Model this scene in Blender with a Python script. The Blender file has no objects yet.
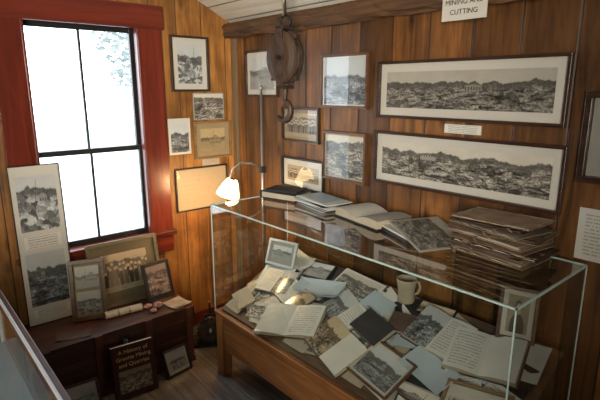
import bpy, math, random
from mathutils import Vector, Matrix, noise
random.seed(7)
PI=math.pi
def T(x,y,z): return Matrix.Translation((x,y,z))
def R(a,ax): return Matrix.Rotation(math.radians(a),4,ax)
# ---------------------------------------------------------------- camera
CAM=Vector((2.81,-1.85,1.6)); F=484.0
yaw=math.radians(40.9); p=math.radians(13.04)
fh=Vector((-math.cos(yaw),math.sin(yaw),0)); rt=Vector((math.sin(yaw),math.cos(yaw),0))
fw=fh*math.cos(p)+Vector((0,0,-math.sin(p))); up=fh*math.sin(p)+Vector((0,0,math.cos(p)))
cd=bpy.data.cameras.new("camera"); cd.lens=F/600*36; cd.sensor_width=36; cd.clip_start=0.02
co=bpy.data.objects.new("camera",cd); bpy.context.collection.objects.link(co)
M=Matrix.Identity(4)
for i in range(3):
    M[i][0]=rt[i];M[i][1]=up[i];M[i][2]=-fw[i];M[i][3]=CAM[i]
co.matrix_world=M
bpy.context.scene.camera=co
bpy.context.scene.view_settings.view_transform='Standard'
# ---------------------------------------------------------------- materials
class NT:
    def __init__(s,name):
        s.m=bpy.data.materials.new(name); s.m.use_nodes=True
        s.t=s.m.node_tree; s.b=s.t.nodes["Principled BSDF"]; s.out=s.t.nodes["Material Output"]
    def n(s,typ,**k):
        nd=s.t.nodes.new(typ)
        for a,v in k.items(): setattr(nd,a,v)
        return nd
    def l(s,a,b): s.t.links.new(a,b)
    def math(s,op,a,b=None,c=None,clamp=False):
        nd=s.n('ShaderNodeMath',operation=op); nd.use_clamp=clamp
        for i,v in enumerate((a,b,c)):
            if v is None: continue
            if isinstance(v,(int,float)): nd.inputs[i].default_value=v
            else: s.l(v,nd.inputs[i])
        return nd.outputs[0]
    def ramp(s,fac,stops):
        nd=s.n('ShaderNodeValToRGB'); cr=nd.color_ramp
        while len(cr.elements)<len(stops): cr.elements.new(0.5)
        for e,(q,c) in zip(cr.elements,stops):
            e.position=q; e.color=(*c,1)
        s.l(fac,nd.inputs[0]); return nd.outputs[0]
    def noise(s,vec,scale,detail=4,rough=.55,dist=0):
        nd=s.n('ShaderNodeTexNoise'); nd.inputs['Scale'].default_value=scale
        nd.inputs['Detail'].default_value=detail; nd.inputs['Roughness'].default_value=rough
        nd.inputs['Distortion'].default_value=dist
        if vec is not None: s.l(vec,nd.inputs['Vector'])
        return nd.outputs['Fac']
    def comb(s,x,y,z):
        nd=s.n('ShaderNodeCombineXYZ')
        for i,v in enumerate((x,y,z)):
            if isinstance(v,(int,float)): nd.inputs[i].default_value=v
            else: s.l(v,nd.inputs[i])
        return nd.outputs[0]
    def mixc(s,f,a,b,mode='MIX'):
        nd=s.n('ShaderNodeMix',data_type='RGBA',blend_type=mode)
        if isinstance(f,(int,float)): nd.inputs[0].default_value=f
        else: s.l(f,nd.inputs[0])
        for i,v in ((6,a),(7,b)):
            if isinstance(v,tuple): nd.inputs[i].default_value=(*v,1)
            else: s.l(v,nd.inputs[i])
        return nd.outputs[2]
    def mixf(s,f,a,b):
        nd=s.n('ShaderNodeMix',data_type='FLOAT')
        for i,v in ((0,f),(2,a),(3,b)):
            if isinstance(v,(int,float)): nd.inputs[i].default_value=v
            else: s.l(v,nd.inputs[i])
        return nd.outputs[0]
    def smooth(s,v,a,b):
        nd=s.n('ShaderNodeMapRange',interpolation_type='SMOOTHSTEP')
        s.l(v,nd.inputs[0]); nd.inputs[1].default_value=a; nd.inputs[2].default_value=b
        return nd.outputs[0]
    def bump(s,h,st=.3,d=.01):
        nd=s.n('ShaderNodeBump'); nd.inputs['Strength'].default_value=st; nd.inputs['Distance'].default_value=d
        s.l(h,nd.inputs['Height']); s.l(nd.outputs[0],s.b.inputs['Normal'])
def simple(name,c,rough=.5,metal=0,var=.25,sc=12,bump=.1,spec=.5):
    k=NT(name); tc=k.n('ShaderNodeTexCoord')
    f=k.noise(tc.outputs['Object'],sc,5)
    d=tuple(x*(1-var) for x in c); l=tuple(min(1,x*(1+var)) for x in c)
    k.l(k.ramp(f,[(.3,d),(.7,l)]),k.b.inputs['Base Color'])
    k.b.inputs['Roughness'].default_value=rough; k.b.inputs['Metallic'].default_value=metal
    k.b.inputs['Specular IOR Level'].default_value=spec
    if bump: k.bump(k.noise(tc.outputs['Object'],sc*6,4),bump,.004)
    return k.m
def wood(name,c1,c2,axis='X',sc=1.0,rough=.45,plank=None,width=.18,groove=.035,tone=.35,knots=False,spec=.5):
    k=NT(name); tc=k.n('ShaderNodeTexCoord'); sp=k.n('ShaderNodeSeparateXYZ'); k.l(tc.outputs['Object'],sp.inputs[0])
    o={'X':sp.outputs[0],'Y':sp.outputs[1],'Z':sp.outputs[2]}
    pid=None
    if plank:
        u=k.math('DIVIDE',o[plank],width); u=k.math('ADD',u,50.37); pid=k.math('FLOOR',u); fr=k.math('FRACT',u)
        wn=k.n('ShaderNodeTexWhiteNoise',noise_dimensions='1D'); k.l(pid,wn.inputs['W'])
    vals=[]
    for ax in 'XYZ':
        s_=(1.6 if ax==axis else 22)*sc
        v=k.math('MULTIPLY',o[ax],s_)
        if pid is not None and ax==axis: v=k.math('ADD',v,k.math('MULTIPLY',pid,7.31))
        vals.append(v)
    vec=k.comb(*vals)
    g=k.noise(vec,1.0,6,.65,1.4)
    g2=k.noise(vec,.35,3,.5,.5)
    g=k.math('ADD',k.math('MULTIPLY',g,.6),k.math('MULTIPLY',g2,.4))
    mid=tuple((a+b)/2 for a,b in zip(c1,c2))
    col=k.ramp(g,[(.38,c1),(.5,mid),(.60,c2)])
    h=g
    if knots:
        kv=[]
        for ax in 'XYZ':
            v=k.math('MULTIPLY',o[ax],3.0 if ax==axis else 7.0)
            if ax==axis: v=k.math('ADD',v,k.math('MULTIPLY',pid,3.7))
            kv.append(v)
        vo=k.n('ShaderNodeTexVoronoi'); vo.inputs['Scale'].default_value=1.0; k.l(k.comb(*kv),vo.inputs['Vector'])
        kf=k.math('SUBTRACT',1,k.math('MULTIPLY',vo.outputs['Distance'],5.5),clamp=True)
        col=k.mixc(kf,col,tuple(x*.2 for x in c1))
        st=k.noise(tc.outputs['Object'],1.9,4,.65)
        st=k.ramp(st,[(.35,(.45,.41,.36)),(.62,(1,1,1))])
        col=k.mixc(1.0,col,st,'MULTIPLY')
    if plank:
        tn=k.math('ADD',k.math('MULTIPLY',wn.outputs['Value'],tone),1-tone*.6)
        col=k.mixc(1.0,col,k.comb(tn,tn,tn),'MULTIPLY')
        e=k.math('MINIMUM',fr,k.math('SUBTRACT',1,fr))
        e=k.math('DIVIDE',e,groove,clamp=True)
        col=k.mixc(e,tuple(x*.08 for x in c1),col)
        h=k.math('ADD',k.math('MULTIPLY',g,.25),e)
    k.l(col,k.b.inputs['Base Color']); k.b.inputs['Roughness'].default_value=rough
    k.b.inputs['Specular IOR Level'].default_value=spec
    k.bump(h,.4,.005)
    return k.m
def glassmat(name,tint=(.93,.97,.95),base=.035,amp=.8,pw=4.0):
    k=NT(name); lw=k.n('ShaderNodeLayerWeight'); lw.inputs['Blend'].default_value=.5
    f=k.math('ADD',k.math('MULTIPLY',k.math('POWER',lw.outputs['Facing'],pw),amp),base,clamp=True)
    tr=k.n('ShaderNodeBsdfTransparent'); tr.inputs[0].default_value=(*tint,1)
    gl=k.n('ShaderNodeBsdfGlossy'); gl.inputs['Roughness'].default_value=.015
    mx=k.n('ShaderNodeMixShader'); k.l(f,mx.inputs[0]); k.l(tr.outputs[0],mx.inputs[1]); k.l(gl.outputs[0],mx.inputs[2])
    k.l(mx.outputs[0],k.out.inputs[0]); return k.m
pc=[0]
COOL=(.90,.95,.97); SEP=(1,.80,.54); NEU=(1,.94,.82)
def photo(kind='quarry',tint=NEU,hz=.66,sky=.62,gain=1.0,asp=1.3,rough=.35):
    """procedural historic photograph. kinds: quarry, valley, people, shed, woods, portrait"""
    pc[0]+=1; i=pc[0]; k=NT("photo_print_%d"%i); tc=k.n('ShaderNodeTexCoord'); sp=k.n('ShaderNodeSeparateXYZ'); k.l(tc.outputs['UV'],sp.inputs[0])
    u,v=sp.outputs[0],sp.outputs[1]
    ua=k.math('MULTIPLY',u,asp)
    P=k.comb(k.math('ADD',ua,i*3.17),k.math('ADD',v,i*1.3),0)
    big=k.noise(P,2.2,3); fine=k.noise(P,18,5,.65); ridge=k.noise(k.comb(k.math('ADD',ua,i*2.1),0,0),6,5,.7)
    ridge2=k.noise(k.comb(k.math('ADD',ua,i*2.1+9),0,0),1.6,2,.5)
    wob=k.math('ADD',k.math('MULTIPLY',k.math('SUBTRACT',ridge,.5),.26),k.math('MULTIPLY',k.math('SUBTRACT',ridge2,.5),.4))
    edge=k.math('ADD',v,wob)
    skym=k.smooth(edge,hz-.02,hz+.02)
    tree=k.math('MULTIPLY',k.smooth(edge,hz-.22,hz-.10),k.math('SUBTRACT',1,skym))
    skyv=k.mixf(big,sky*1.1,sky*.8)
    if kind=='valley':
        stre=k.noise(k.comb(k.math('MULTIPLY',ua,2.2),k.math('MULTIPLY',v,7),i*1.7),1.6,6,.72,.8)
        spk=k.noise(P,34,4,.8)
        g=k.math('MULTIPLY',k.smooth(stre,.36,.66),.62)
        g=k.math('ADD',k.math('MULTIPLY',g,k.mixf(k.smooth(fine,.38,.62),.35,1.0)),k.math('MULTIPLY',k.smooth(spk,.58,.66),.22))
        dk=k.smooth(big,.5,.62); g=k.math('MULTIPLY',g,k.mixf(dk,1.0,.35))
    else:
        vo=k.n('ShaderNodeTexVoronoi'); vo.inputs['Scale'].default_value=9 if kind!='woods' else 14
        k.l(k.comb(k.math('ADD',ua,k.math('MULTIPLY',big,.5)),k.math('ADD',k.math('MULTIPLY',v,1.4),k.math('MULTIPLY',fine,.18)),i*2.2),vo.inputs['Vector'])
        vs_=k.n('ShaderNodeSeparateColor'); k.l(vo.outputs['Color'],vs_.inputs[0])
        g=k.math('MULTIPLY',k.math('ADD',k.math('POWER',vs_.outputs[0],1.6),.12),k.math('ADD',k.math('MULTIPLY',fine,.9),.1))
        if kind=='woods':
            tr=k.noise(k.comb(k.math('MULTIPLY',ua,30),k.math('MULTIPLY',v,1.5),i),1,2)
            g=k.mixf(k.smooth(tr,.56,.6),k.math('MULTIPLY',g,.5),.5)
        if kind in('people','shed','portrait'):
            g=k.mixf(fine,.12,.55); g=k.math('MULTIPLY',g,k.mixf(big,.7,1.1))
    g=k.mixf(k.math('MULTIPLY',tree,.8),g,k.math('MULTIPLY',fine,.16))
    g=k.mixf(skym,g,skyv)
    if kind in('shed','quarry','valley'):
        uc=.3+.4*((i*.37)%1); du=k.math('ABSOLUTE',k.math('SUBTRACT',u,uc))
        wd={'shed':.24,'quarry':.10,'valley':.05}[kind]
        body=k.math('MULTIPLY',k.math('LESS_THAN',du,wd),k.math('LESS_THAN',k.math('ADD',v,k.math('MULTIPLY',du,.7)),hz+(.12 if kind=='shed' else -.05)))
        body=k.math('MULTIPLY',body,k.math('GREATER_THAN',v,.3 if kind=='shed' else hz-.22))
        slats=k.math('MULTIPLY',k.math('LESS_THAN',k.math('FRACT',k.math('MULTIPLY',u,16 if kind!='valley' else 60)),.4),k.math('LESS_THAN',k.math('FRACT',k.math('MULTIPLY',v,6)),.5))
        g=k.mixf(body,g,k.mixf(slats,.28,.06))
        if kind!='valley':
            mast=k.math('LESS_THAN',k.math('ABSOLUTE',k.math('SUBTRACT',k.math('SUBTRACT',u,1-uc),k.math('MULTIPLY',v,.15))),.006)
            mast=k.math('MULTIPLY',mast,k.math('LESS_THAN',v,.93)); mast=k.math('MULTIPLY',mast,k.math('GREATER_THAN',v,.25))
            g=k.mixf(mast,g,.05)
    if kind=='people':
        for (N,top,bot) in ((9*asp,.62,.35),(7*asp,.50,.15)):
            uu=k.math('MULTIPLY',u,N); cid=k.math('FLOOR',uu); fu=k.math('ABSOLUTE',k.math('SUBTRACT',k.math('FRACT',uu),.5))
            wn=k.n('ShaderNodeTexWhiteNoise',noise_dimensions='1D'); k.l(k.math('ADD',cid,i*9.7+N),wn.inputs['W'])
            tp=k.math('ADD',k.math('MULTIPLY',wn.outputs['Value'],.12),top-.02)
            b_=k.math('MULTIPLY',k.math('LESS_THAN',k.math('ADD',fu,k.math('MULTIPLY',k.math('MAXIMUM',k.math('SUBTRACT',v,k.math('SUBTRACT',tp,.1)),0),2.5)),.42),k.math('MULTIPLY',k.math('LESS_THAN',v,tp),k.math('GREATER_THAN',v,bot)))
            g=k.mixf(b_,g,k.math('MULTIPLY',wn.outputs['Value'],.22))
            dv=k.math('SUBTRACT',v,k.math('ADD',tp,.02)); dd=k.math('ADD',k.math('POWER',k.math('DIVIDE',fu,N*.035),2),k.math('POWER',k.math('DIVIDE',dv,.04),2))
            g=k.mixf(k.math('LESS_THAN',dd,1),g,.5)
    if kind=='portrait':
        du=k.math('SUBTRACT',u,.5)
        def ell(cy,rx,ry): return k.math('LESS_THAN',k.math('ADD',k.math('POWER',k.math('DIVIDE',du,rx),2),k.math('POWER',k.math('DIVIDE',k.math('SUBTRACT',v,cy),ry),2)),1)
        g=k.mixf(big,.2,.4); g=k.mixf(ell(.12,.34,.4),g,.05); g=k.mixf(ell(.7,.16,.17),g,.04); g=k.mixf(ell(.64,.125,.15),g,.5)
    fade=k.mixf(fine,.9,1.1); g=k.math('MULTIPLY',k.math('MULTIPLY',g,fade),gain)
    g=k.math('ADD',k.math('MULTIPLY',g,.93),.02)
    k.l(k.comb(k.math('MULTIPLY',g,tint[0]),k.math('MULTIPLY',g,tint[1]),k.math('MULTIPLY',g,tint[2])),k.b.inputs['Base Color'])
    k.b.inputs['Roughness'].default_value=rough
    return k.m
def textmat(name,paper,ink,rows=14,cover=.5):
    k=NT(name); tc=k.n('ShaderNodeTexCoord'); sp=k.n('ShaderNodeSeparateXYZ'); k.l(tc.outputs['UV'],sp.inputs[0])
    u,v=sp.outputs[0],sp.outputs[1]
    r=k.math('MULTIPLY',v,rows); row=k.math('FLOOR',r); fr=k.math('FRACT',r)
    ln=k.math('LESS_THAN',k.math('ABSOLUTE',k.math('SUBTRACT',fr,.5)),.22)
    nz=k.noise(k.comb(k.math('MULTIPLY',u,28),k.math('MULTIPLY',row,5.3),0),1,2)
    wd=k.math('GREATER_THAN',nz,1-cover-.05)
    inx=k.math('LESS_THAN',k.math('ABSOLUTE',k.math('SUBTRACT',u,.5)),.4)
    iny=k.math('LESS_THAN',k.math('ABSOLUTE',k.math('SUBTRACT',v,.5)),.42)
    f=k.math('MULTIPLY',k.math('MULTIPLY',ln,wd),k.math('MULTIPLY',inx,iny))
    f=k.math('MULTIPLY',f,.5)
    k.l(k.mixc(f,paper,ink),k.b.inputs['Base Color']); k.b.inputs['Roughness'].default_value=.5
    return k.m
def emis(name,c,s):
    k=NT(name); k.b.inputs['Base Color'].default_value=(*c,1); k.b.inputs['Emission Color'].default_value=(*c,1)
    k.b.inputs['Emission Strength'].default_value=s; return k.m

W_wallL=wood("pine_planks_left",(.20,.078,.015),(.50,.225,.055),'Z',1,.5,'Y',.17,.03,.45,True)
W_wallR=wood("pine_planks_back",(.075,.029,.007),(.285,.120,.032),'Z',1,.45,'X',.2,.03,.85,True)
W_floor=wood("floor_boards",(.055,.047,.042),(.20,.185,.17),'X',1,.35,'Y',.13,.03,.4,True)
W_ceil=wood("ceiling_boards",(.50,.45,.38),(.72,.68,.60),'X',.6,.7,'Y',.13,.05,.2)
W_plain=wood("room_boards",(.14,.055,.02),(.27,.12,.04),'Z',1,.5,'Y',.2,.03,.4)
W_red=wood("red_mahogany_trim",(.065,.009,.005),(.165,.024,.011),'Z',.8,.28)
W_redh=wood("red_mahogany_trim_h",(.065,.009,.005),(.165,.024,.011),'Y',.8,.28)
W_beam=wood("hewn_beam_wood",(.025,.013,.007),(.13,.062,.026),'X',1.2,.8)
W_post=wood("grey_corner_board",(.10,.065,.035),(.21,.14,.08),'Z',1,.6)
W_case=wood("oak_case_wood",(.17,.065,.02),(.35,.15,.047),'X',1,.4)
W_casez=wood("oak_case_wood_v",(.17,.065,.02),(.35,.15,.047),'Z',1,.4)
W_deck=wood("deck_wood",(.06,.032,.015),(.15,.083,.04),'X',1,.6)
W_trunk=wood("trunk_wood",(.022,.008,.005),(.095,.030,.016),'Y',.9,.4)
W_trunk2=wood("trunk_batten",(.035,.012,.008),(.12,.038,.02),'Z',.9,.4)
W_fdark=wood("frame_dark_walnut",(.018,.009,.006),(.055,.027,.016),'X',2,.3)
W_fbrown=wood("frame_brown",(.06,.024,.012),(.14,.065,.028),'X',2,.35)
W_fgold=wood("frame_gold_brown",(.15,.09,.035),(.28,.18,.075),'X',2,.35)
W_ftan=wood("frame_olive_tan",(.07,.055,.028),(.16,.125,.068),'X',2,.5)
W_shell=wood("block_shell_wood",(.018,.011,.008),(.07,.04,.025),'Z',1.5,.4)
BLACK=simple("black_paint",(.012,.012,.013),.4)
IRON=simple("cast_iron",(.024,.02,.019),.45,.6,.5,20,.4)
RUST=simple("rusty_iron",(.07,.045,.035),.5,.6,.5,25,.5)
STEEL=simple("brushed_steel",(.4,.41,.42),.35,.9,.1)
ALU=simple("aluminium_trim",(.5,.54,.58),.4,.3,.1)
MATW=simple("mat_board_white",(.56,.54,.49),.8,0,.04,4,0)
MATG=simple("mat_board_grey",(.30,.295,.27),.8,0,.06,4,0)
MATT=simple("mat_board_tan",(.32,.235,.13),.8,0,.1,4,0)
MATO=simple("mat_board_olive",(.14,.11,.06),.8,0,.15,4,0)
PAPER=simple("paper_white",(.53,.525,.49),.5,0,.08,5,.05)
PAPER2=simple("paper_aged",(.36,.31,.23),.6,0,.15,8,.05)
PAPERB=simple("paper_cool",(.34,.41,.46),.5,0,.08,5,.05)
CBLUE=simple("sky_reflection_lining",(.20,.32,.42),.7,0,.15,4,.05)  # window sky reflected in the glass is put into this blue
LEATH=simple("worn_suede_cover",(.23,.155,.10),.7,0,.4,14,.4)
LEATH3=simple("grey_beige_cover",(.28,.225,.165),.75,0,.3,10,.3)
LEATH2=simple("dark_leather",(.07,.04,.027),.55,0,.4,14,.4)
BOOKB=simple("black_book_cloth",(.012,.014,.016),.6,0,.2,10,.2)
BOOKM=simple("maroon_cover",(.05,.012,.012),.35,0,.3,6,.05)
GOLD=simple("gold_lettering",(.75,.55,.22),.4,.2,.05)
CLAY=simple("stoneware",(.30,.25,.18),.6,0,.15,18,.2)
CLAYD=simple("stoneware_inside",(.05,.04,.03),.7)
ROPE=simple("rope_fibre",(.3,.23,.15),.9,0,.3,60,.5)
STONE=simple("granite_sample",(.30,.16,.13),.7,0,.4,40,.5)
GEDGE=simple("glass_polished_edge",(.42,.56,.54),.12,0,.1,4,0,.8)
GLASS=glassmat("case_glass",(.92,.965,.945),.065,.92,2.5); PGLASS=glassmat("picture_glass",(.97,.97,.97),.04,.8,3.5); WGLASS=glassmat("window_glass",(.98,.99,1),.03)
TEXT=textmat("printed_text",(.52,.52,.485),(.08,.08,.08)); TEXT2=textmat("printed_text_aged",(.38,.33,.25),(.10,.08,.05),18,.45)
TEXTB=textmat("label_text",(.64,.63,.58),(.05,.05,.05),5,.55)
# ---------------------------------------------------------------- mesh builder
class MB:
    def __init__(s): s.v=[];s.f=[];s.mi=[];s.uv=[];s.mats=[];s.sm=[]
    def add(s,vs,fs,mat,M=None,uvs=None,smooth=False):
        if mat not in s.mats: s.mats.append(mat)
        k=s.mats.index(mat); o=len(s.v)
        for v in vs:
            v=Vector(v); s.v.append(M@v if M else v)
        for i,f in enumerate(fs):
            s.f.append([o+j for j in f]); s.mi.append(k); s.sm.append(smooth)
            s.uv.append(uvs[i] if uvs else [(0,0)]*len(f))
    def box(s,x0,x1,y0,y1,z0,z1,mat,M=None):
        vs=[(x0,y0,z0),(x1,y0,z0),(x1,y1,z0),(x0,y1,z0),(x0,y0,z1),(x1,y0,z1),(x1,y1,z1),(x0,y1,z1)]
        q=[(0,0),(1,0),(1,1),(0,1)]
        s.add(vs,[(3,2,1,0),(4,5,6,7),(0,1,5,4),(1,2,6,5),(2,3,7,6),(3,0,4,7)],mat,M,[q]*6)
    def quad(s,a,b,c,d,mat,M=None): s.add([a,b,c,d],[(0,1,2,3)],mat,M,[[(0,0),(1,0),(1,1),(0,1)]])
    def prism(s,poly,h0,h1,mat,M=None):
        n=len(poly); vs=[(x,y,h0) for x,y in poly]+[(x,y,h1) for x,y in poly]
        fs=[tuple(range(n-1,-1,-1)),tuple(range(n,2*n))]+[(i,(i+1)%n,n+(i+1)%n,n+i) for i in range(n)]
        s.add(vs,fs,mat,M)
    def lathe(s,prof,mat,M=None,n=28):
        vs=[];fs=[]
        for r,z in prof:
            for i in range(n): vs.append((r*math.cos(2*PI*i/n),r*math.sin(2*PI*i/n),z))
        for j in range(len(prof)-1):
            for i in range(n): fs.append((j*n+i,j*n+(i+1)%n,(j+1)*n+(i+1)%n,(j+1)*n+i))
        s.add(vs,fs,mat,M,smooth=True)
    def cyl(s,r,z0,z1,mat,M=None,n=24): s.lathe([(0.0001,z0),(r,z0),(r,z0),(r,z1),(r,z1),(0.0001,z1)],mat,M,n)
    def tube(s,pts,r,mat,M=None,n=10,closed=False):
        pts=[Vector(q) for q in pts]; vs=[];fs=[];N=len(pts)
        rs=r if isinstance(r,(list,tuple)) else [r]*N
        ref=None
        for i,q in enumerate(pts):
            if closed: t=(pts[(i+1)%N]-pts[i-1]).normalized()
            else: t=(pts[min(i+1,N-1)]-pts[max(i-1,0)]).normalized()
            if ref is None:
                ref=t.orthogonal().normalized()
            ref=(ref-t*ref.dot(t)).normalized(); b=t.cross(ref)
            for j in range(n):
                a=2*PI*j/n; vs.append(q+(ref*math.cos(a)+b*math.sin(a))*rs[i])
        for i in range(N if closed else N-1):
            k=(i+1)%N
            for j in range(n): fs.append((i*n+j,i*n+(j+1)%n,k*n+(j+1)%n,k*n+j))
        if not closed:
            fs.append(tuple(range(n-1,-1,-1))); fs.append(tuple((N-1)*n+j for j in range(n)))
        s.add(vs,fs,mat,M,smooth=True)
    def sheet(s,w,d,mat,M=None,curl=.004,ph=0,nx=8,ny=6,z=0):
        vs=[];fs=[];uv=[]
        for j in range(ny+1):
            for i in range(nx+1):
                u=i/nx;v=j/ny
                vs.append(((u-.5)*w,(v-.5)*d,z+.0006+curl*(abs(2*u-1)**2*(.5+.5*math.sin(ph+2*v))+.6*abs(2*v-1)**3*(.5+.5*math.cos(ph*2)))))
        for j in range(ny):
            for i in range(nx):
                a=j*(nx+1)+i; fs.append((a,a+1,a+nx+2,a+nx+1))
                uv.append([(i/nx,j/ny),((i+1)/nx,j/ny),((i+1)/nx,(j+1)/ny),(i/nx,(j+1)/ny)])
        s.add(vs,fs,mat,M,uv,True)
    def pages(s,w,d,t,matL,matR,cover,M=None,edge=None):
        edge=edge or PAPER2; n=10
        zf=lambda a:.004+t*(.25+.75*math.sin(PI*(.08+.60*a)))
        for sgn,mt in ((-1,matL),(1,matR)):
            vs=[];fs=[];uv=[]
            for i in range(n+1):
                a=i/n; x=sgn*w*a
                for y in (-d/2,d/2): vs.append((x,y,zf(a)))
            for i in range(n):
                a=2*i; f=(a,a+2,a+3,a+1) if sgn>0 else (a+2,a,a+1,a+3)
                u0,u1=(i/n,(i+1)/n) if sgn>0 else (1-i/n,1-(i+1)/n)
                fs.append(f); uv.append([(u0,0),(u1,0),(u1,1),(u0,1)] if sgn>0 else [(u1,0),(u0,0),(u0,1),(u1,1)])
            s.add(vs,fs,mt,M,uv,True)
            for y in (-d/2,d/2):
                vs=[];fs=[]
                for i in range(n+1): vs+= [(sgn*w*i/n,y,.004),(sgn*w*i/n,y,zf(i/n))]
                for i in range(n): fs.append((2*i,2*i+2,2*i+3,2*i+1))
                s.add(vs,fs,edge,M)
            s.quad((sgn*w,-d/2,.004),(sgn*w,d/2,.004),(sgn*w,d/2,zf(1)),(sgn*w,-d/2,zf(1)),edge,M)
        s.box(-w-.006,w+.006,-d/2-.005,d/2+.005,0,.004,cover,M)
    def obj(s,name,M=None,bevel=0,parent=None):
        me=bpy.data.meshes.new(name); me.from_pydata([tuple(v) for v in s.v],[],s.f)
        for m in s.mats: me.materials.append(m)
        ul=me.uv_layers.new(name="UVMap"); li=0
        for k,poly in enumerate(me.polygons):
            poly.material_index=s.mi[k]; poly.use_smooth=s.sm[k]
            for q in s.uv[k]: ul.data[li].uv=q; li+=1
        me.update()
        o=bpy.data.objects.new(name,me); bpy.context.collection.objects.link(o)
        if M is not None: o.matrix_world=M
        if parent: o.parent=parent
        if bevel:
            b=o.modifiers.new("bevel",'BEVEL'); b.width=bevel; b.segments=2; b.limit_method='ANGLE'; b.angle_limit=math.radians(40)
        return o
def text(name,body,size,mat,M,parent=None,ext=.0004,align='CENTER'):
    c=bpy.data.curves.new(name,'FONT'); c.body=body; c.size=size; c.align_x=align; c.align_y='CENTER'; c.extrude=ext
    c.materials.append(mat); o=bpy.data.objects.new(name,c); bpy.context.collection.objects.link(o)
    if parent is not None: o.parent=parent
    o.matrix_local=M
    return o
# ---------------------------------------------------------------- room shell
YL,YR,ZB,ZT=-1.27,-.63,.70,1.95
b=MB(); b.box(-.1,4.3,-3.6,.1,-.1,0,W_floor); b.obj("floor")
b=MB()
b.box(-.1,0,-3.5,0,0,ZB,W_wallL); b.box(-.1,0,-3.5,YL,ZB,ZT,W_wallL); b.box(-.1,0,YR,0,ZB,ZT,W_wallL)
b.prism([(0,ZT),(0,2.0),(-1.75,2.875),(-3.5,2.0),(-3.5,ZT)],-.1,0,W_wallL,Matrix(((0,0,1,0),(1,0,0,0),(0,1,0,0),(0,0,0,1))))
b.obj("wall_left")
b=MB(); b.box(-.1,4.3,0,.1,0,2.05,W_wallR); b.obj("wall_back")
b=MB(); b.box(4.2,4.3,-3.5,0,0,2.9,W_plain); b.obj("wall_right")
b=MB(); b.box(-.1,4.3,-3.6,-3.5,0,2.05,W_wallR); b.obj("wall_front")
b=MB()
for s_ in (0,1):
    y0=.1 if s_==0 else -3.6; z0=1.95
    b.add([(-.1,y0,z0),(4.3,y0,z0),(4.3,-1.75,2.875),(-.1,-1.75,2.875),(-.1,y0,z0+.08),(4.3,y0,z0+.08),(4.3,-1.75,2.955),(-.1,-1.75,2.955)],
      [(0,1,2,3),(4,5,6,7),(0,1,5,4),(1,2,6,5),(2,3,7,6),(3,0,4,7)],W_ceil)
b.obj("ceiling")
b=MB(); vs=[];fs=[];N=90;S=12
for i in range(N+1):
    x=i*4.2/N
    for j in range(S):
        a=2*PI*j/S; cy,cz=math.cos(a),math.sin(a)
        q=max(abs(cy),abs(cz)); cy/=q;cz/=q
        yy=-.040+cy*.034; zz=1.957+cz*.045
        nn=noise.noise(Vector((x*5,j*1.7,0)))*.018+noise.noise(Vector((x*17,j*2.7,3)))*.008
        vs.append((x,min(-.002,yy+nn),zz+nn*(.9 if cz<.5 else .1)))
for i in range(N):
    for j in range(S): fs.append((i*S+j,i*S+(j+1)%S,(i+1)*S+(j+1)%S,(i+1)*S+j))
fs.append(tuple(range(S)));fs.append(tuple(N*S+j for j in range(S)))
b.add(vs,fs,W_beam); beam=b.obj("ceiling_beam")
b=MB(); b.box(.001,.05,-.022,-.001,0,1.915,W_post); b.obj("trim_1",bevel=.002)
b=MB(); b.box(.002,.02,-3.4,-.03,0,.09,W_red); b.obj("baseboard_left")
b=MB(); b.box(.06,4.1,-.02,-.001,0,.09,W_red); b.obj("baseboard_back")
# window
b=MB()
b.box(.0,.028,-1.385,-1.235,.62,2.06,W_red); b.box(.0,.028,-.665,-.515,.62,2.06,W_red)
b.box(.0,.032,-1.40,-.50,1.93,2.06,W_redh); b.box(.0,.03,-1.385,-.515,.58,.69,W_redh); b.box(-.1,.055,-1.40,-.50,.69,.715,W_redh)
b.box(-.1,.0,YL,YL+.012,ZB,ZT,W_red); b.box(-.1,.0,YR-.012,YR,ZB,ZT,W_red); b.box(-.1,.0,YL,YR,ZT-.012,ZT,W_redh)
for y in (YL+.012,YR-.026): b.box(-.035,-.02,y,y+.014,ZB,ZT,W_red)
for y in (-1.25,-.662): b.box(.028,.036,y,y+.012,.715,1.93,W_red)
def sash(x0,x1,z0,z1):
    st=.03
    b.box(x0,x1,YL+.012,YL+.012+st,z0,z1,BLACK); b.box(x0,x1,YR-.012-st,YR-.012,z0,z1,BLACK)
    b.box(x0,x1,YL+.042,YR-.042,z0,z0+st,BLACK); b.box(x0,x1,YL+.042,YR-.042,z1-st,z1,BLACK)
    ym=(YL+YR)/2; b.box(x0+.006,x1-.006,ym-.007,ym+.007,z0+st,z1-st,BLACK)
    b.box((x0+x1)/2-.002,(x0+x1)/2+.002,YL+.042,YR-.042,z0+st,z1-st,WGLASS)
sash(-.09,-.062,1.235,ZT-.012); sash(-.06,-.036,.715,1.265)
b.obj("window_1",bevel=.0025)
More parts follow.
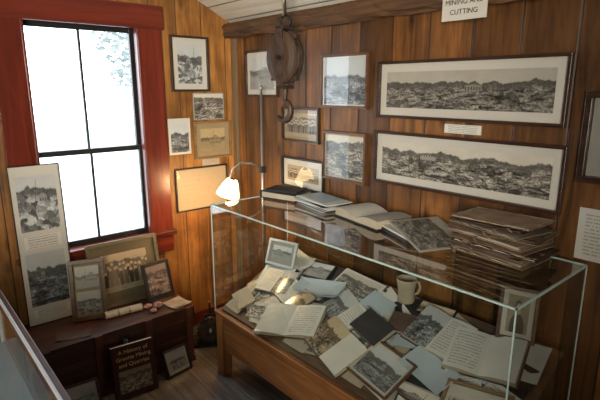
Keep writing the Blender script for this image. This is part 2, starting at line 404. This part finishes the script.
# ---------------------------------------------------------------- outside
SN=simple("outside_ground",(.5,.54,.52),.9); LEAF=simple("outside_foliage",(.20,.225,.215),.9,0,.2,3,0); BARK=simple("outside_bark",(.22,.23,.24),.9)
b=MB(); b.box(-40,-.4,-30,30,-1.2,-1.0,SN); b.obj("outside_ground")
def tree(x,y,h,r,n=500):
    b=MB(); b.tube([(0,0,-1),(.03,.02,h*.4),(0,.05,h)],[.05,.04,.02],BARK)
    rr=random.Random(int(x*10))
    for i in range(n):
        d=Vector((rr.gauss(0,1),rr.gauss(0,1),rr.gauss(0,.9))); d=d.normalized()*r*(rr.random()**.4)
        c=Vector((0,0,h*.85))+d; s_=.04+.06*rr.random()
        Mx=T(*c)@R(rr.uniform(0,360),'Z')@R(rr.uniform(0,180),'X')
        b.add([(-s_,0,0),(0,-s_*.5,0),(s_,0,0),(0,s_*.5,0)],[(0,1,2,3)],LEAF,Mx)
    b.obj("tree",T(x,y,0))
tree(-6.2,2.6,2.9,1.3,2200); tree(-8,3.4,3.6,1.7,1800)
# ---------------------------------------------------------------- framed pictures
def frame(name,w,h,M,fm=W_fdark,f=.014,d=.018,mat=MATW,mw=.02,pic=None,glass=True,pics=None,bev=.002):
    b=MB()
    b.box(-w/2,w/2,-d,0,0,f,fm); b.box(-w/2,w/2,-d,0,h-f,h,fm)
    b.box(-w/2,-w/2+f,-d,0,f,h-f,fm); b.box(w/2-f,w/2,-d,0,f,h-f,fm)
    b.box(-w/2+f,w/2-f,-.006,-.001,f,h-f,mat if mat else MATW)
    iw,ih=w-2*f,h-2*f
    if pics is None: pics=[(mw/iw,mw/ih,1-mw/iw,1-mw/ih,pic)]
    for (u0,v0,u1,v1,pm) in pics:
        xa,xb=-iw/2+u0*iw,-iw/2+u1*iw; za,zb=f+v0*ih,f+v1*ih
        b.quad((xa,-.0075,za),(xb,-.0075,za),(xb,-.0075,zb),(xa,-.0075,zb),pm)
    if glass: b.quad((-iw/2,-d*.7,f),(iw/2,-d*.7,f),(iw/2,-d*.7,h-f),(-iw/2,-d*.7,h-f),PGLASS)
    return b.obj(name,M,bevel=bev)
def onL(y0,y1,z0): return T(.001,(y0+y1)/2,z0)@R(90,'Z')
def onB(x0,x1,z0): return T((x0+x1)/2,-.001,z0)
frame("framed_quarry_photo",.262,.332,onL(-.457,-.195,1.578),W_fdark,.013,.02,MATW,.035,photo('quarry',COOL,.72,.6,asp=.8))
frame("framed_landscape_print",.275,.24,onL(-.322,-.047,1.147),W_fgold,.012,.02,MATT,.035,photo('shed',(1,.78,.42),.6,.5))
frame("framed_document",.385,.285,onL(-.47,-.085,.812),BLACK,.008,.015,MATT,.004,textmat("old_certificate",(.42,.33,.21),(.34,.265,.17),9,.4))
def card(name,w,h,M,border,bm,pm):
    b=MB(); b.box(-w/2,w/2,-.004,0,0,h,bm)
    b.quad((-w/2+border,-.0045,border),(w/2-border,-.0045,border),(w/2-border,-.0045,h-border),(-w/2+border,-.0045,h-border),pm)
    return b.obj(name,M)
card("mounted_photo",.225,.17,onL(-.315,-.09,1.398),.006,MATG,photo('valley',NEU,.85,.55,1.1))
card("mounted_photo",.15,.225,onL(-.495,-.345,1.189),.014,MATW,photo('valley',COOL,.6,.6,asp=.8))
card("caption_label",.13,.042,onL(-.27,-.14,1.1),.002,PAPER2,TEXT2)
frame("framed_group_photo",.335,.28,onB(.155,.49,1.547),W_fdark,.013,.02,MATW,.03,photo('shed',COOL,.6,.6))
frame("framed_workers_photo",.325,.2,onB(.526,.851,1.293),W_fdark,.014,.02,MATT,.02,photo('people',SEP,.8,.45,asp=1.8))
frame("framed_small_photo",.37,.185,onB(.522,.892,1.015),BLACK,.012,.02,MATW,.035,photo('people',SEP,.75,.4,asp=2))
frame("framed_shed_photo",.335,.272,onB(.86,1.195,1.497),W_fbrown,.013,.02,MATW,.008,photo('valley',COOL,.62,.55))
frame("framed_yard_photo",.315,.265,onB(.88,1.195,1.112),W_fbrown,.014,.02,MATT,.008,photo('valley',(1,.93,.78),.85,.55,1.1))
frame("panoramic_framed_photo",.86,.258,onB(1.26,2.12,1.462),W_fdark,.013,.024,MATW,.036,photo('valley',NEU,.70,.55,.8,asp=4.4))
frame("panoramic_framed_photo",.89,.252,onB(1.25,2.14,1.147),W_fdark,.013,.024,MATW,.034,photo('valley',NEU,.78,.55,1.15,asp=4.6))
frame("framed_portrait_print",.32,.31,onB(2.18,2.5,1.28),W_fdark,.022,.03,MATG,.04,photo('portrait'))
card("caption_label",.17,.038,onB(1.63,1.80,1.412),.001,PAPER,TEXTB)
card("typed_notice",.2,.188,onB(2.2,2.4,1.0),.004,PAPER,TEXT)
b=MB(); b.box(-.095,.095,-.004,0,0,.14,MATW); sg=b.obj("exhibit_sign",T(1.735,-.088,1.855))
for i,tx in enumerate(("GRANITE","MINING AND","CUTTING")):
    text("sign_text_%d"%i,tx,.027,BLACK,T(0,-.0048,.102-.036*i)@R(90,'X'),sg)
# ---------------------------------------------------------------- block and tackle
b=MB()
RX=R(90,'X')
def cheek(ys,yo):
    """domed oval wooden cheek between |y| inner ys and outer yo"""
    n=32; rings=[(1.0,ys),(1.0,ys+(yo-ys)*.45),(.9,ys+(yo-ys)*.8),(.6,yo),(.02,yo)]
    vs=[];fs=[]
    for (q,y) in rings:
        for i in range(n): a=2*PI*i/n; vs.append((.086*q*math.cos(a),y,.122*q*math.sin(a)))
    for j in range(len(rings)-1):
        for i in range(n): fs.append((j*n+i,j*n+(i+1)%n,(j+1)*n+(i+1)%n,(j+1)*n+i))
    fs.append(tuple(range(n)))
    b.add(vs,fs,W_shell,smooth=False)
cheek(-.022,-.050); cheek(.022,.050)
b.lathe([(.001,-.016),(.030,-.016),(.060,-.012),(.088,-.016),(.090,-.012),(.078,0),(.090,.012),(.088,.016),(.060,.012),(.030,.016),(.001,.016)],RUST,RX,36)
b.box(-.07,.07,-.022,.022,.086,.108,W_shell); b.box(-.07,.07,-.022,.022,-.108,-.09,W_shell)
b.cyl(.024,-.058,.058,RUST,RX); b.cyl(.012,-.066,.066,IRON,RX)
for y in (-.055,.049):
    b.box(-.017,.017,y,y+.006,-.142,.142,RUST)
b.box(-.019,.019,-.055,.055,.130,.146,RUST); b.box(-.019,.019,-.055,.055,-.146,-.130,RUST)
b.tube([(.028*math.cos(a),0,.168+.028*math.sin(a)) for a in [2*PI*i/20 for i in range(20)]],.008,IRON,closed=True)
b.tube([(0,0,.19),(0,0,.30)],.007,IRON)
b.tube([(-.006,.01*math.sin(i),.19+.02*i) for i in range(9)],.010,ROPE)
hk=[(0,0,-.14),(0,0,-.165),(-.004,0,-.19)]+[(-.012+.042*math.sin(math.radians(q)),0,-.252+.050*math.cos(math.radians(q))) for q in range(15,255,15)]
b.tube(hk,[.014,.013,.012]+[.012+.005*math.sin(PI*i/16) for i in range(16)][:len(hk)-4]+[.007],RUST)
b.obj("block_and_tackle",T(.91,-.3,1.742)@R(20,'Z'),bevel=.002)
b=MB(); b.tube([(.91,-.3,2.03),(.91,-.3,2.155)],.012,IRON); b.box(.86,.96,-.34,-.26,2.125,2.16,IRON); b.obj("ceiling_hook")
# ---------------------------------------------------------------- lamp
b=MB()
b.lathe([(.001,0),(.12,0),(.12,.015),(.10,.025),(.02,.035),(.012,.05)],BLACK)
b.tube([(0,0,.04),(0,0,1.59)],.007,STEEL); b.lathe([(.001,1.585),(.012,1.59),(.012,1.605),(.001,1.615)],STEEL)
b.box(-.015,.015,-.015,.015,1.10,1.14,BLACK)
arm=[(0,0,1.12),(-.03,-.06,1.16),(-.055,-.12,1.165),(-.07,-.17,1.13),(-.07,-.19,1.075)]
b.tube(arm,.006,STEEL)
lamp=b.obj("gooseneck_floor_lamp",T(.47,-.125,0))
SH=emis("glowing_lamp_shade",(1,.72,.36),10)
b=MB(); b.lathe([(.018,.055),(.032,.05),(.047,.02),(.062,-.02),(.070,-.048)],SH); b.lathe([(.001,.06),(.016,.058),(.018,.03)],BLACK)
b.lathe([(.001,.03),(.02,.02),(.028,-.01),(.02,-.035),(.001,-.042)],emis("bulb",(1,.8,.5),20))
sh=b.obj("lamp_shade",T(-.07,-.19,1.02)@R(-12,'X')@R(14,'Y')); sh.parent=lamp
ld=bpy.data.lights.new("lamp_bulb_light",'POINT'); ld.energy=8; ld.color=(1,.62,.3); ld.shadow_soft_size=.04
lo=bpy.data.objects.new("lamp_bulb_light",ld); bpy.context.collection.objects.link(lo); lo.location=(.40,-.315,.94)
# ---------------------------------------------------------------- glass display case
x0,x1,y0,y1=.61,2.26,-.57,-.045; zt=.994; zb=.377
b=MB()
for x in (x0,x1-.06):
    for y in (y0,y1-.06): b.box(x,x+.06,y,y+.06,0,zb,W_casez)
b.box(x0+.06,x1-.06,y0+.008,y0+.03,.17,zb-.004,W_case); b.box(x0+.06,x1-.06,y1-.03,y1-.008,.17,zb-.004,W_case)
b.box(x0+.008,x0+.03,y0+.06,y1-.06,.17,zb-.004,W_case); b.box(x1-.03,x1-.008,y0+.06,y1-.06,.17,zb-.004,W_case)
b.box(x0-.006,x1+.006,y0-.006,y0+.022,zb-.004,zb+.014,W_case); b.box(x0-.006,x1+.006,y1-.022,y1+.004,zb-.004,zb+.014,W_case)
b.box(x0-.006,x0+.022,y0+.022,y1-.022,zb-.004,zb+.014,W_case); b.box(x1-.022,x1+.006,y0+.022,y1-.022,zb-.004,zb+.014,W_case)
b.box(x0+.022,x1-.022,y0+.022,y1-.022,zb-.02,zb,W_deck)
b.add([(x0+.025,-.545,.38),(x1-.025,-.545,.38),(x1-.025,-.07,.38),(x0+.025,-.07,.38),(x0+.025,-.545,.40),(x1-.025,-.545,.40),(x1-.025,-.07,.657),(x0+.025,-.07,.657)],
  [(3,2,1,0),(4,5,6,7),(0,1,5,4),(1,2,6,5),(2,3,7,6),(3,0,4,7)],W_deck)
case=b.obj("glass_display_case",bevel=.003)
b=MB()
b.quad((x0,y0,zb+.014),(x1,y0,zb+.014),(x1,y0,zt),(x0,y0,zt),GLASS)
b.quad((x0,y1,zb+.014),(x0,y0,zb+.014),(x0,y0,zt),(x0,y1,zt),GLASS)
b.quad((x1,y0,zb+.014),(x1,y1,zb+.014),(x1,y1,zt),(x1,y0,zt),GLASS)
b.quad((x1,y1,zb+.014),(x0,y1,zb+.014),(x0,y1,zt),(x1,y1,zt),GLASS)
b.quad((x0,y0,zt),(x1,y0,zt),(x1,y1,zt),(x0,y1,zt),GLASS)
e=.003
for (a,c,q,r_) in ((x0,x1,y0,y0),(x0,x1,y1,y1),(x0,x0,y0,y1),(x1,x1,y0,y1)):
    b.box(a-e,c+e,q-e,r_+e,zt-.003,zt+.003,GEDGE)
for x in (x0,x1):
    for y in (y0,y1): b.box(x-e*.7,x+e*.7,y-e*.7,y+e*.7,zb+.014,zt-.003,GEDGE)
gp=b.obj("glass_panels"); gp.parent=case
# second case
b=MB(); a0,a1,c0,c1=1.10,2.25,-2.25,-1.635
for x in (a0,a1-.05):
    for y in (c0,c1-.05): b.box(x,x+.05,y,y+.05,0,.45,W_trunk2)
b.box(a0,a1,c0,c1,.45,.80,W_trunk)
b.box(a0+.01,a1-.01,c0+.01,c1-.01,.80,.805,CBLUE)
for (p0,p1,q0,q1) in ((a0,a1,c1-.022,c1),(a0,a1,c0,c0+.02),(a0,a0+.02,c0+.02,c1-.022),(a1-.02,a1,c0+.02,c1-.022)):
    b.box(p0,p1,q0,q1,.965,.988,W_trunk)
b.box(a0,a1,c1-.022,c1-.014,.988,.9915,ALU); b.box(a0,a0+.008,c0,c1-.022,.988,.9915,ALU)
for x in (a0,a1-.015):
    for y in (c0,c1-.015): b.box(x,x+.015,y,y+.015,.80,.965,ALU)
c2=b.obj("flat_display_case",bevel=.0015)
b=MB()
b.quad((a0,c1-.01,.8),(a1,c1-.01,.8),(a1,c1-.01,.965),(a0,c1-.01,.965),GLASS); b.quad((a0+.01,c0,.8),(a0+.01,c1,.8),(a0+.01,c1,.965),(a0+.01,c0,.965),GLASS)
b.quad((a0+.008,c0,.9885),(a1,c0,.9885),(a1,c1-.022,.9885),(a0+.008,c1-.022,.9885),GLASS)
q=b.obj("case_glass"); q.parent=c2
for i in range(4):
    b=MB(); b.sheet(.2,.26,(PAPERB,photo('shed',(.75,.9,1)))[i%2],curl=.003)  # blue tints on these sheets also carry the reflected sky
    b.obj("document_sheet",T(1.3+.24*i,-1.83-.03*(i%2),.806)@R(random.uniform(-8,8),'Z'))
# ---------------------------------------------------------------- case contents on sloping board
SA=math.degrees(math.atan2(.257,.475))
def S(x,y,rot=0,lift=.0012):
    z=.40+(y+.545)*.257/.475
    return T(x,y,z)@R(SA,'X')@T(0,0,lift)@R(rot,'Z')
pool=[photo('valley',COOL,.7,.5,.9,rough=.2),photo('people',NEU,.75,.45,.9,rough=.2),photo('shed',SEP,.62,.42,.9,rough=.2),photo('woods',COOL,.6,.5,.9,rough=.2),photo('quarry',NEU,.8,.5,1.1,rough=.2),photo('valley',SEP,.7,.45,rough=.2)]
SC=MB(); b=SC; rr=random.Random(11); lay=0
for row in range(4):
    for c in range(12):
        x=.70+.13*c+rr.uniform(-.03,.03); y=-.49+.125*row+rr.uniform(-.02,.02)
        w_,d_=rr.choice([(.18,.13),(.22,.15),(.15,.19),(.13,.17),(.24,.16)])
        rot=rr.uniform(-35,35)
        hx=(w_*abs(math.cos(math.radians(rot)))+d_*abs(math.sin(math.radians(rot))))/2+.01; hy=(w_*abs(math.sin(math.radians(rot)))+d_*abs(math.cos(math.radians(rot))))/2+.005
        x=min(max(x,x0+.03+hx),x1-.03-hx); y=min(max(y,-.535+hy*.88),-.075-hy*.88)
        lay=(lay+1)%9; lf=.0015+lay*.0011
        Mx=S(x,y,rot,lf); kd=rr.random()
        if kd<.45:
            bm_=rr.choice([MATW,PAPER2,MATG,BLACK]); bd=rr.choice([.005,.012])
            b.box(-w_/2,w_/2,-d_/2,d_/2,0,.001,bm_,Mx)
            b.quad((-w_/2+bd,-d_/2+bd,.0013),(w_/2-bd,-d_/2+bd,.0013),(w_/2-bd,d_/2-bd,.0013),(-w_/2+bd,d_/2-bd,.0013),rr.choice(pool),Mx)
        else: b.sheet(w_,d_,rr.choice([TEXT,TEXT2,PAPERB,PAPER2,BOOKB,LEATH2,PAPER]),Mx,curl=.008,ph=rr.uniform(0,4))
LB=.0125
def s_photo(x,y,w,d,rot,bm=MATW,bd=.012,lift=LB,th=.003,pm=None):
    Mx=S(x,y,rot,lift)
    SC.box(-w/2,w/2,-d/2,d/2,0,th,bm,Mx)
    SC.quad((-w/2+bd,-d/2+bd,th+.0006),(w/2-bd,-d/2+bd,th+.0006),(w/2-bd,d/2-bd,th+.0006),(-w/2+bd,d/2-bd,th+.0006),pm or rr.choice(pool),Mx)
def s_sheet(x,y,w,d,rot,mat,curl=.008,ph=1,lift=LB,n=1):
    Mx=S(x,y,rot,lift)
    for i in range(n): SC.sheet(w,d,mat,Mx@R(random.uniform(-5,5)*(n>1),'Z')@T(random.uniform(-.006,.006)*(n>1),0,i*.002),curl,ph+i)
def s_closed(name,x,y,w,d,t,rot,mt,lift=LB):
    b=MB(); b.box(-w/2,w/2,-d/2,d/2,0,.003,mt); b.box(-w/2+.003,w/2-.004,-d/2+.004,d/2-.004,.003,t-.003,PAPER2); b.box(-w/2,w/2,-d/2,d/2,t-.003,t,mt); b.box(-w/2-.002,-w/2+.003,-d/2,d/2,0,t,mt)
    return b.obj(name,S(x,y,rot,lift),bevel=.001)
def s_frame(name,x,y,w,d,rot,fm,lift=LB,pm=None,f=.012):
    frame(name,w,d,S(x,y,rot,lift)@T(0,-d/2,0)@R(-90,'X'),fm,f,.016,MATW,.014,pm or rr.choice(pool))
def s_book(name,x,y,w,d,t,rot,mL,mR,cov=LEATH2,lift=LB):
    b=MB(); b.pages(w,d,t,mL,mR,cov); return b.obj(name,S(x,y,rot,lift))
s_book("open_booklet",.83,-.29,.11,.16,.012,12,TEXT,pool[0])
s_sheet(.73,-.45,.15,.10,-20,PAPER2,.014)
s_photo(1.0,-.14,.18,.12,8,BLACK,.010,pm=photo('shed',COOL))
s_sheet(.82,-.13,.22,.10,-8,TEXT,.022,2,n=3)
s_photo(1.28,-.14,.28,.14,-4,MATW,.012,pm=photo('valley',NEU,.75,.5,asp=2.2))
s_sheet(1.10,-.23,.28,.10,14,PAPERB,.022,1,n=3)
s_book("open_booklet",1.01,-.32,.11,.14,.010,-14,TEXT,pool[2])
s_book("open_booklet",1.34,-.28,.115,.16,.014,-22,pool[3],TEXT)
s_photo(1.72,-.11,.18,.08,4,BLACK,.010,pm=photo('people',SEP,asp=2))
s_book("open_album",1.12,-.435,.17,.185,.024,22,PAPER,TEXT)
s_photo(.90,-.46,.15,.10,15,PAPER2,.004)
s_book("open_album",1.43,-.435,.14,.18,.020,-16,pool[5],PAPER)
s_closed("closed_book",1.53,-.30,.18,.125,.028,-14,BOOKB)
s_frame("framed_photo_print",1.68,-.425,.24,.19,-8,W_fbrown,pm=photo('valley',COOL,.7,.6),f=.008)
s_book("open_book",1.80,-.20,.125,.19,.020,-6,pool[0],TEXT)
s_closed("closed_book",1.64,-.225,.13,.10,.022,10,LEATH2)
s_book("open_book",2.01,-.21,.135,.19,.026,12,TEXT,PAPER)
s_sheet(1.86,-.345,.22,.12,-16,PAPERB,.018,n=2)
s_frame("framed_photo_print",2.08,-.40,.24,.18,12,W_fgold,pm=photo('people',NEU))
s_photo(1.88,-.465,.20,.11,6,MATG,.008,pm=photo('shed',NEU))
s_sheet(1.46,-.19,.16,.11,-12,PAPERB,.012)
SC.obj("scattered_prints_and_papers")
def lean(name,x,y,z,w,h,rz,tilt,fm,mat,mw,pm,f=.014,d=.016,**k):
    return frame(name,w,h,T(x,y,z)@R(rz,'Z')@R(-tilt,'X'),fm,f,d,mat,mw,pm,**k)
zs=lambda y:.40+(y+.545)*.257/.475+.004
lean("small_portrait_frame",2.07,-.115,zs(-.115)+.014,.14,.21,18,12,W_fbrown,MATW,.018,photo('portrait',SEP))
lean("grey_leaning_frame",.745,-.215,zs(-.215)+.016,.20,.15,14,20,ALU,MATG,.02,photo('shed',COOL))
lean("caption_card",1.89,-.545,.405,.14,.075,-8,28,W_fdark,MATW,.006,TEXT,f=.005,d=.008)
b=MB(); b.lathe([(.001,0),(.036,0),(.040,.008),(.036,.03),(.039,.065),(.045,.1),(.047,.112),(.042,.112),(.038,.1),(.035,.03)],CLAY)
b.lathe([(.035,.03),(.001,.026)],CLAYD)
b.tube([(.038,0,.09),(.060,0,.088),(.067,0,.06),(.057,0,.035),(.036,0,.030)],.006,CLAY)
b.obj("stoneware_mug",T(1.575,-.14,zs(-.14)+.026)@R(60,'Z'))
# ---------------------------------------------------------------- on top of the case
TZ=zt+.004
b=MB(); b.box(-.12,.12,-.085,.085,0,.006,BOOKB); b.box(-.112,.114,-.08,.08,.006,.036,PAPER2); b.box(-.12,.12,-.085,.085,.036,.042,BOOKB); b.box(-.124,-.116,-.085,.085,0,.042,BOOKB)
b.box(-.10,.10,-.07,.07,.042,.052,BOOKB,R(9,'Z'))
b.obj("black_closed_book",T(.745,-.165,TZ)@R(14,'Z'),bevel=.002)
b=MB()
for i in range(8):
    b.box(-.14,.14,-.08,.08,i*.0052,i*.0052+.0042,(PAPERB,PAPER,MATG,BOOKB)[(i*3)%4],R(random.uniform(-9,9),'Z')@T(random.uniform(-.012,.012),0,0))
b.box(-.11,.11,-.07,.07,.042,.044,PAPERB,R(-4,'Z'))
b.obj("stacked_booklets",T(1.03,-.15,TZ)@R(-6,'Z'))
b=MB(); b.pages(.155,.20,.038,PAPER,MATG,BOOKB); b.obj("open_reference_book",T(1.37,-.155,TZ)@R(-10,'Z'))
b=MB()
b.box(-.12,.12,-.12,.12,0,.012,BOOKB); b.box(-.115,.115,-.115,.115,.012,.02,PAPER)
Mq=T(.105,0,.02)@R(13,'Y')@T(0.115,0,0)
b.box(-.25,.0,-.12,.12,.0,.004,MATG,Mq)
b.quad((-.242,-.11,.0046),(-.01,-.11,.0046),(-.01,.11,.0046),(-.242,.11,.0046),photo('valley',NEU,.8,.45,.7),Mq)
b.obj("open_photo_binder",T(1.635,-.175,TZ)@R(-22,'Z'))
b=MB(); z=0; rr=random.Random(3)
for i in range(9):
    t=.009+.006*rr.random(); Mi=T(rr.uniform(-.025,.025),rr.uniform(-.012,.006),z)@R(rr.uniform(-11,11),'Z')@R(rr.uniform(-1.8,1.8),'Y')
    w_,d_=.16+rr.uniform(-.015,.01),.10
    mt=(LEATH,LEATH3,LEATH2,LEATH,LEATH3)[i%5]
    if i<8: b.box(-w_,w_,-d_,d_,0,.002,mt,Mi)
    b.box(-w_+.008,w_-.014,-d_+.008,d_-.004,.002,t-.002,LEATH2 if i%2 else PAPER2,Mi)
    vs=[];fs=[];nx,ny=14,9
    for jy in range(ny+1):
        for ix in range(nx+1):
            X_=(ix/nx*2-1)*w_;Y_=(jy/ny*2-1)*d_
            ed=max(abs(ix/nx*2-1),abs(jy/ny*2-1))**6
            vs.append((X_*(1+.02*noise.noise(Vector((i,Y_*30,0)))),Y_*(1+.06*noise.noise(Vector((i,X_*20,5)))),t+.004*noise.noise(Vector((X_*15,Y_*15,i*3)))-ed*.006*rr.random()))
    for jy in range(ny):
        for ix in range(nx):
            a=jy*(nx+1)+ix; fs.append((a,a+1,a+nx+2,a+nx+1))
    b.add(vs,fs,mt,Mi,smooth=True)
    z+=t+.0045
    b.tube([Mi@Vector((w_*(-.8+.17*i),-d_-.001,t*.5)),Mi@Vector((w_*(-.78+.17*i)-.01,-d_-.016,t*.3)),Mi@Vector((w_*(-.75+.17*i)+.008,-d_-.028,t*.2-.004 if i else .003))],.0022,LEATH)
b.obj("leather_album_stack",T(2.0,-.165,TZ+.003)@R(-6,'Z'))
# ---------------------------------------------------------------- trunk
b=MB(); tx0,tx1,ty0,ty1,tz=.036,.40,-1.42,-.61,.355
b.box(tx0,tx1,ty0,ty1,.012,.27,W_trunk); b.box(tx0-.002,tx1+.012,ty0-.012,ty1+.012,.275,tz,W_trunk)
for y in (ty0,ty0+.25,ty1-.29,ty1-.04): b.box(tx1,tx1+.01,y,y+.04,.012,.27,W_trunk2); b.box(tx1+.012,tx1+.02,y,y+.04,.275,tz,W_trunk2)
b.box(tx0,tx1+.008,ty0-.008,ty1+.008,0,.03,W_trunk)
b.box(tx1+.011,tx1+.018,-1.04,-.99,.25,.32,IRON); b.cyl(.012,0,.01,STEEL,T(tx1+.018,-1.015,.28)@R(90,'Y'))
b.tube([(.15,ty1+.002,.2),(.16,ty1+.03,.17),(.25,ty1+.03,.17),(.26,ty1+.002,.2)],.007,RUST)
for y in (ty0-.013,ty1+.003):
    b.box(tx1-.02,tx1+.014,y,y+.01,.3,.34,IRON)
b.obj("wooden_trunk",bevel=.004)
tt=tz+.001
def leanL(name,yc,xb,z,w,h,tilt,**k):
    rz=k.pop('rz',90)
    return frame(name,w,h,T(xb,yc,z)@R(rz,'Z')@R(-tilt,'X'),**k)
leanL("tall_exhibit_poster",-1.275,.085,tt,.245,.86,2.6,fm=BLACK,f=.005,d=.012,mat=MATW,pics=[(.1,.60,.9,.94,photo('quarry',COOL,.75,.6,asp=.9)),(.12,.49,.88,.57,TEXTB),(.1,.12,.9,.46,photo('valley',COOL,.7,.5,asp=.9)),(.12,.04,.88,.10,TEXTB)])
leanL("framed_wall_photo",-.86,.125,tt,.42,.38,12,fm=W_ftan,f=.022,d=.02,mat=MATO,pics=[(.14,.18,.86,.84,photo('people',SEP,.8,.5))])
leanL("double_photo_frame",-1.115,.20,tt,.18,.33,17,rz=72,fm=W_fbrown,f=.022,d=.022,mat=MATT,glass=False,pics=[(.06,.53,.94,.95,photo('shed',NEU,.6,.5)),(.06,.05,.94,.47,photo('valley',NEU,.6,.45))])
leanL("dark_mounted_photo",-.70,.20,tt,.18,.23,16,rz=96,fm=BLACK,f=.006,d=.008,mat=BLACK,glass=False,pics=[(.1,.1,.9,.92,photo('valley',(1,.8,.75),.8,.3,.7,asp=.7))])
b=MB(); b.cyl(.02,-.1,.1,PAPER2,R(90,'X'),20)
b.tube([(0.012*math.cos(t)*(1-t/20),-.101,.012*math.sin(t)*(1-t/20)) for t in [i*.5 for i in range(26)]],.0008,LEATH2)
for y in (-.03,.03): b.lathe([(.0205,-.003),(.0212,0),(.0205,.003)],ROPE,T(0,y,0)@R(90,'X'))
b.obj("rolled_document",T(.262,-.955,tt+.0215)@R(-6,'Z'))
def rock(name,x,y,z,r,mat,sd):
    import bmesh
    bm=bmesh.new(); bmesh.ops.create_icosphere(bm,subdivisions=3,radius=r)
    for v in bm.verts:
        n_=noise.noise(v.co*(1.4/r)+Vector((sd,0,0))); v.co*=1+.35*n_
        v.co.z*=.6
    mz=min(v.co.z for v in bm.verts)
    me=bpy.data.meshes.new(name); bm.to_mesh(me); bm.free(); me.materials.append(mat)
    o=bpy.data.objects.new(name,me); bpy.context.collection.objects.link(o); o.location=(x,y,z-mz)
rock("granite_sample",.275,-.82,tt,.022,STONE,1); rock("granite_sample",.30,-.77,tt,.026,STONE,5); rock("granite_sample",.34,-.815,tt,.018,STONE,9)
b=MB(); b.sheet(.13,.12,PAPER2,curl=.01); b.sheet(.11,.10,LEATH3,R(8,'Z'),.014,2,z=.003); b.obj("folded_papers",T(.335,-.665,tt)@R(10,'Z'))
b=MB(); b.sheet(.16,.1,LEATH2,curl=.006,ph=2); b.obj("document_sheet",T(.32,-1.24,tt)@R(70,'Z'))
# ---------------------------------------------------------------- floor items
b=MB(); w_,h_,d_=.225,.285,.03
b.box(-w_/2,w_/2,-d_,-d_+.003,0,h_,BOOKM); b.box(-w_/2,w_/2,-.003,0,0,h_,BOOKM); b.box(-w_/2,-w_/2+.004,-d_,0,0,h_,BOOKM); b.box(-w_/2+.004,w_/2-.005,-d_+.003,-.003,.004,h_-.004,PAPER)
b.quad((-.085,-d_-.0006,.03),(.085,-d_-.0006,.03),(.085,-d_-.0006,.15),(-.085,-d_-.0006,.15),photo('quarry',(1,.8,.6),.8,.3,.8))
bk=b.obj("history_book",T(.492,-1.005,.001)@R(84,'Z')@R(-9,'X'),bevel=.001)
for i,(tx,sz) in enumerate((("A History of",.03),("Granite Mining",.03),("and Quarries",.03))):
    text("title_%d"%i,tx,sz,GOLD,T(0,-d_-.001,.25-.035*i)@R(90,'X'),bk)
leanL("small_photo_frame",-.74,.475,.001,.16,.15,22,rz=97,fm=BLACK,f=.01,d=.014,mat=MATG,mw=.02,pic=photo('woods',COOL,.6,.3))
leanL("small_photo_frame",-1.27,.50,.001,.17,.16,30,rz=86,fm=W_fdark,f=.012,d=.014,mat=MATG,mw=.02,pic=photo('shed',COOL,.6,.3))
b=MB()
b.box(-.11,.11,-.07,.07,0,.018,IRON)
for y in (-.055,.045):
    b.prism([(-.09,.018),(.09,.018),(.03,.17),(-.03,.17)],-y-.01,-y,IRON,RX)
b.cyl(.035,-.045,.045,RUST,T(0,0,.12)@RX); b.cyl(.008,-.1,.1,STEEL,T(0,0,.12)@RX)
n=20;gp_=[]
for i in range(n*2):
    r_=.085 if i%2 else .075
    for da in (-.06,.06): a=2*PI*i/(n*2)+da; gp_.append((r_*math.cos(a),r_*math.sin(a)))
b.prism(gp_,.058,.07,RUST,T(0,0,.12)@RX)
for i in range(5): b.lathe([(.036,-.006),(.04,0),(.036,.006)],ROPE,T(0,-.03+.015*i,.12)@RX)
b.tube([(0,.1,.12),(.0,.105,.22)],.007,IRON); b.tube([(0,.1,.22),(0,.15,.22)],.01,W_fbrown)
b.obj("cast_iron_winch",T(.28,-.42,0)@R(60,'Z'),bevel=.002)
# ---------------------------------------------------------------- lights
def area(name,loc,tgt,sx,sy,en,col,spread=180):
    l=bpy.data.lights.new(name,'AREA'); l.shape='RECTANGLE'; l.size=sx; l.size_y=sy; l.energy=en; l.color=col; l.spread=math.radians(spread)
    o=bpy.data.objects.new(name,l); bpy.context.collection.objects.link(o); o.location=loc
    o.rotation_euler=(Vector(tgt)-Vector(loc)).to_track_quat('-Z','Y').to_euler(); return o
area("corner_fill",(3.7,-3.1,1.6),(.2,-.15,1.5),.8,.9,27,(1,.90,.74),60)  # added warm fill aimed at the corner; no window stands here
area("overhead_fill",(2.2,-1.9,2.55),(2.0,-1.6,0),.6,.6,2.5,(1,.88,.72))  # added soft overhead fill; no fixture hangs here
pt=bpy.data.lights.new("window_portal",'AREA'); pt.shape='RECTANGLE'; pt.size=.62; pt.size_y=1.24; pt.cycles.is_portal=True
po=bpy.data.objects.new("window_portal",pt); bpy.context.collection.objects.link(po); po.location=(-.098,(YL+YR)/2,(ZB+ZT)/2); po.rotation_euler=(PI/2,0,-PI/2)
w=bpy.data.worlds.new("sky"); bpy.context.scene.world=w; w.use_nodes=True
bg=w.node_tree.nodes["Background"]; bg.inputs[0].default_value=(.80,.91,1,1); bg.inputs[1].default_value=7.5
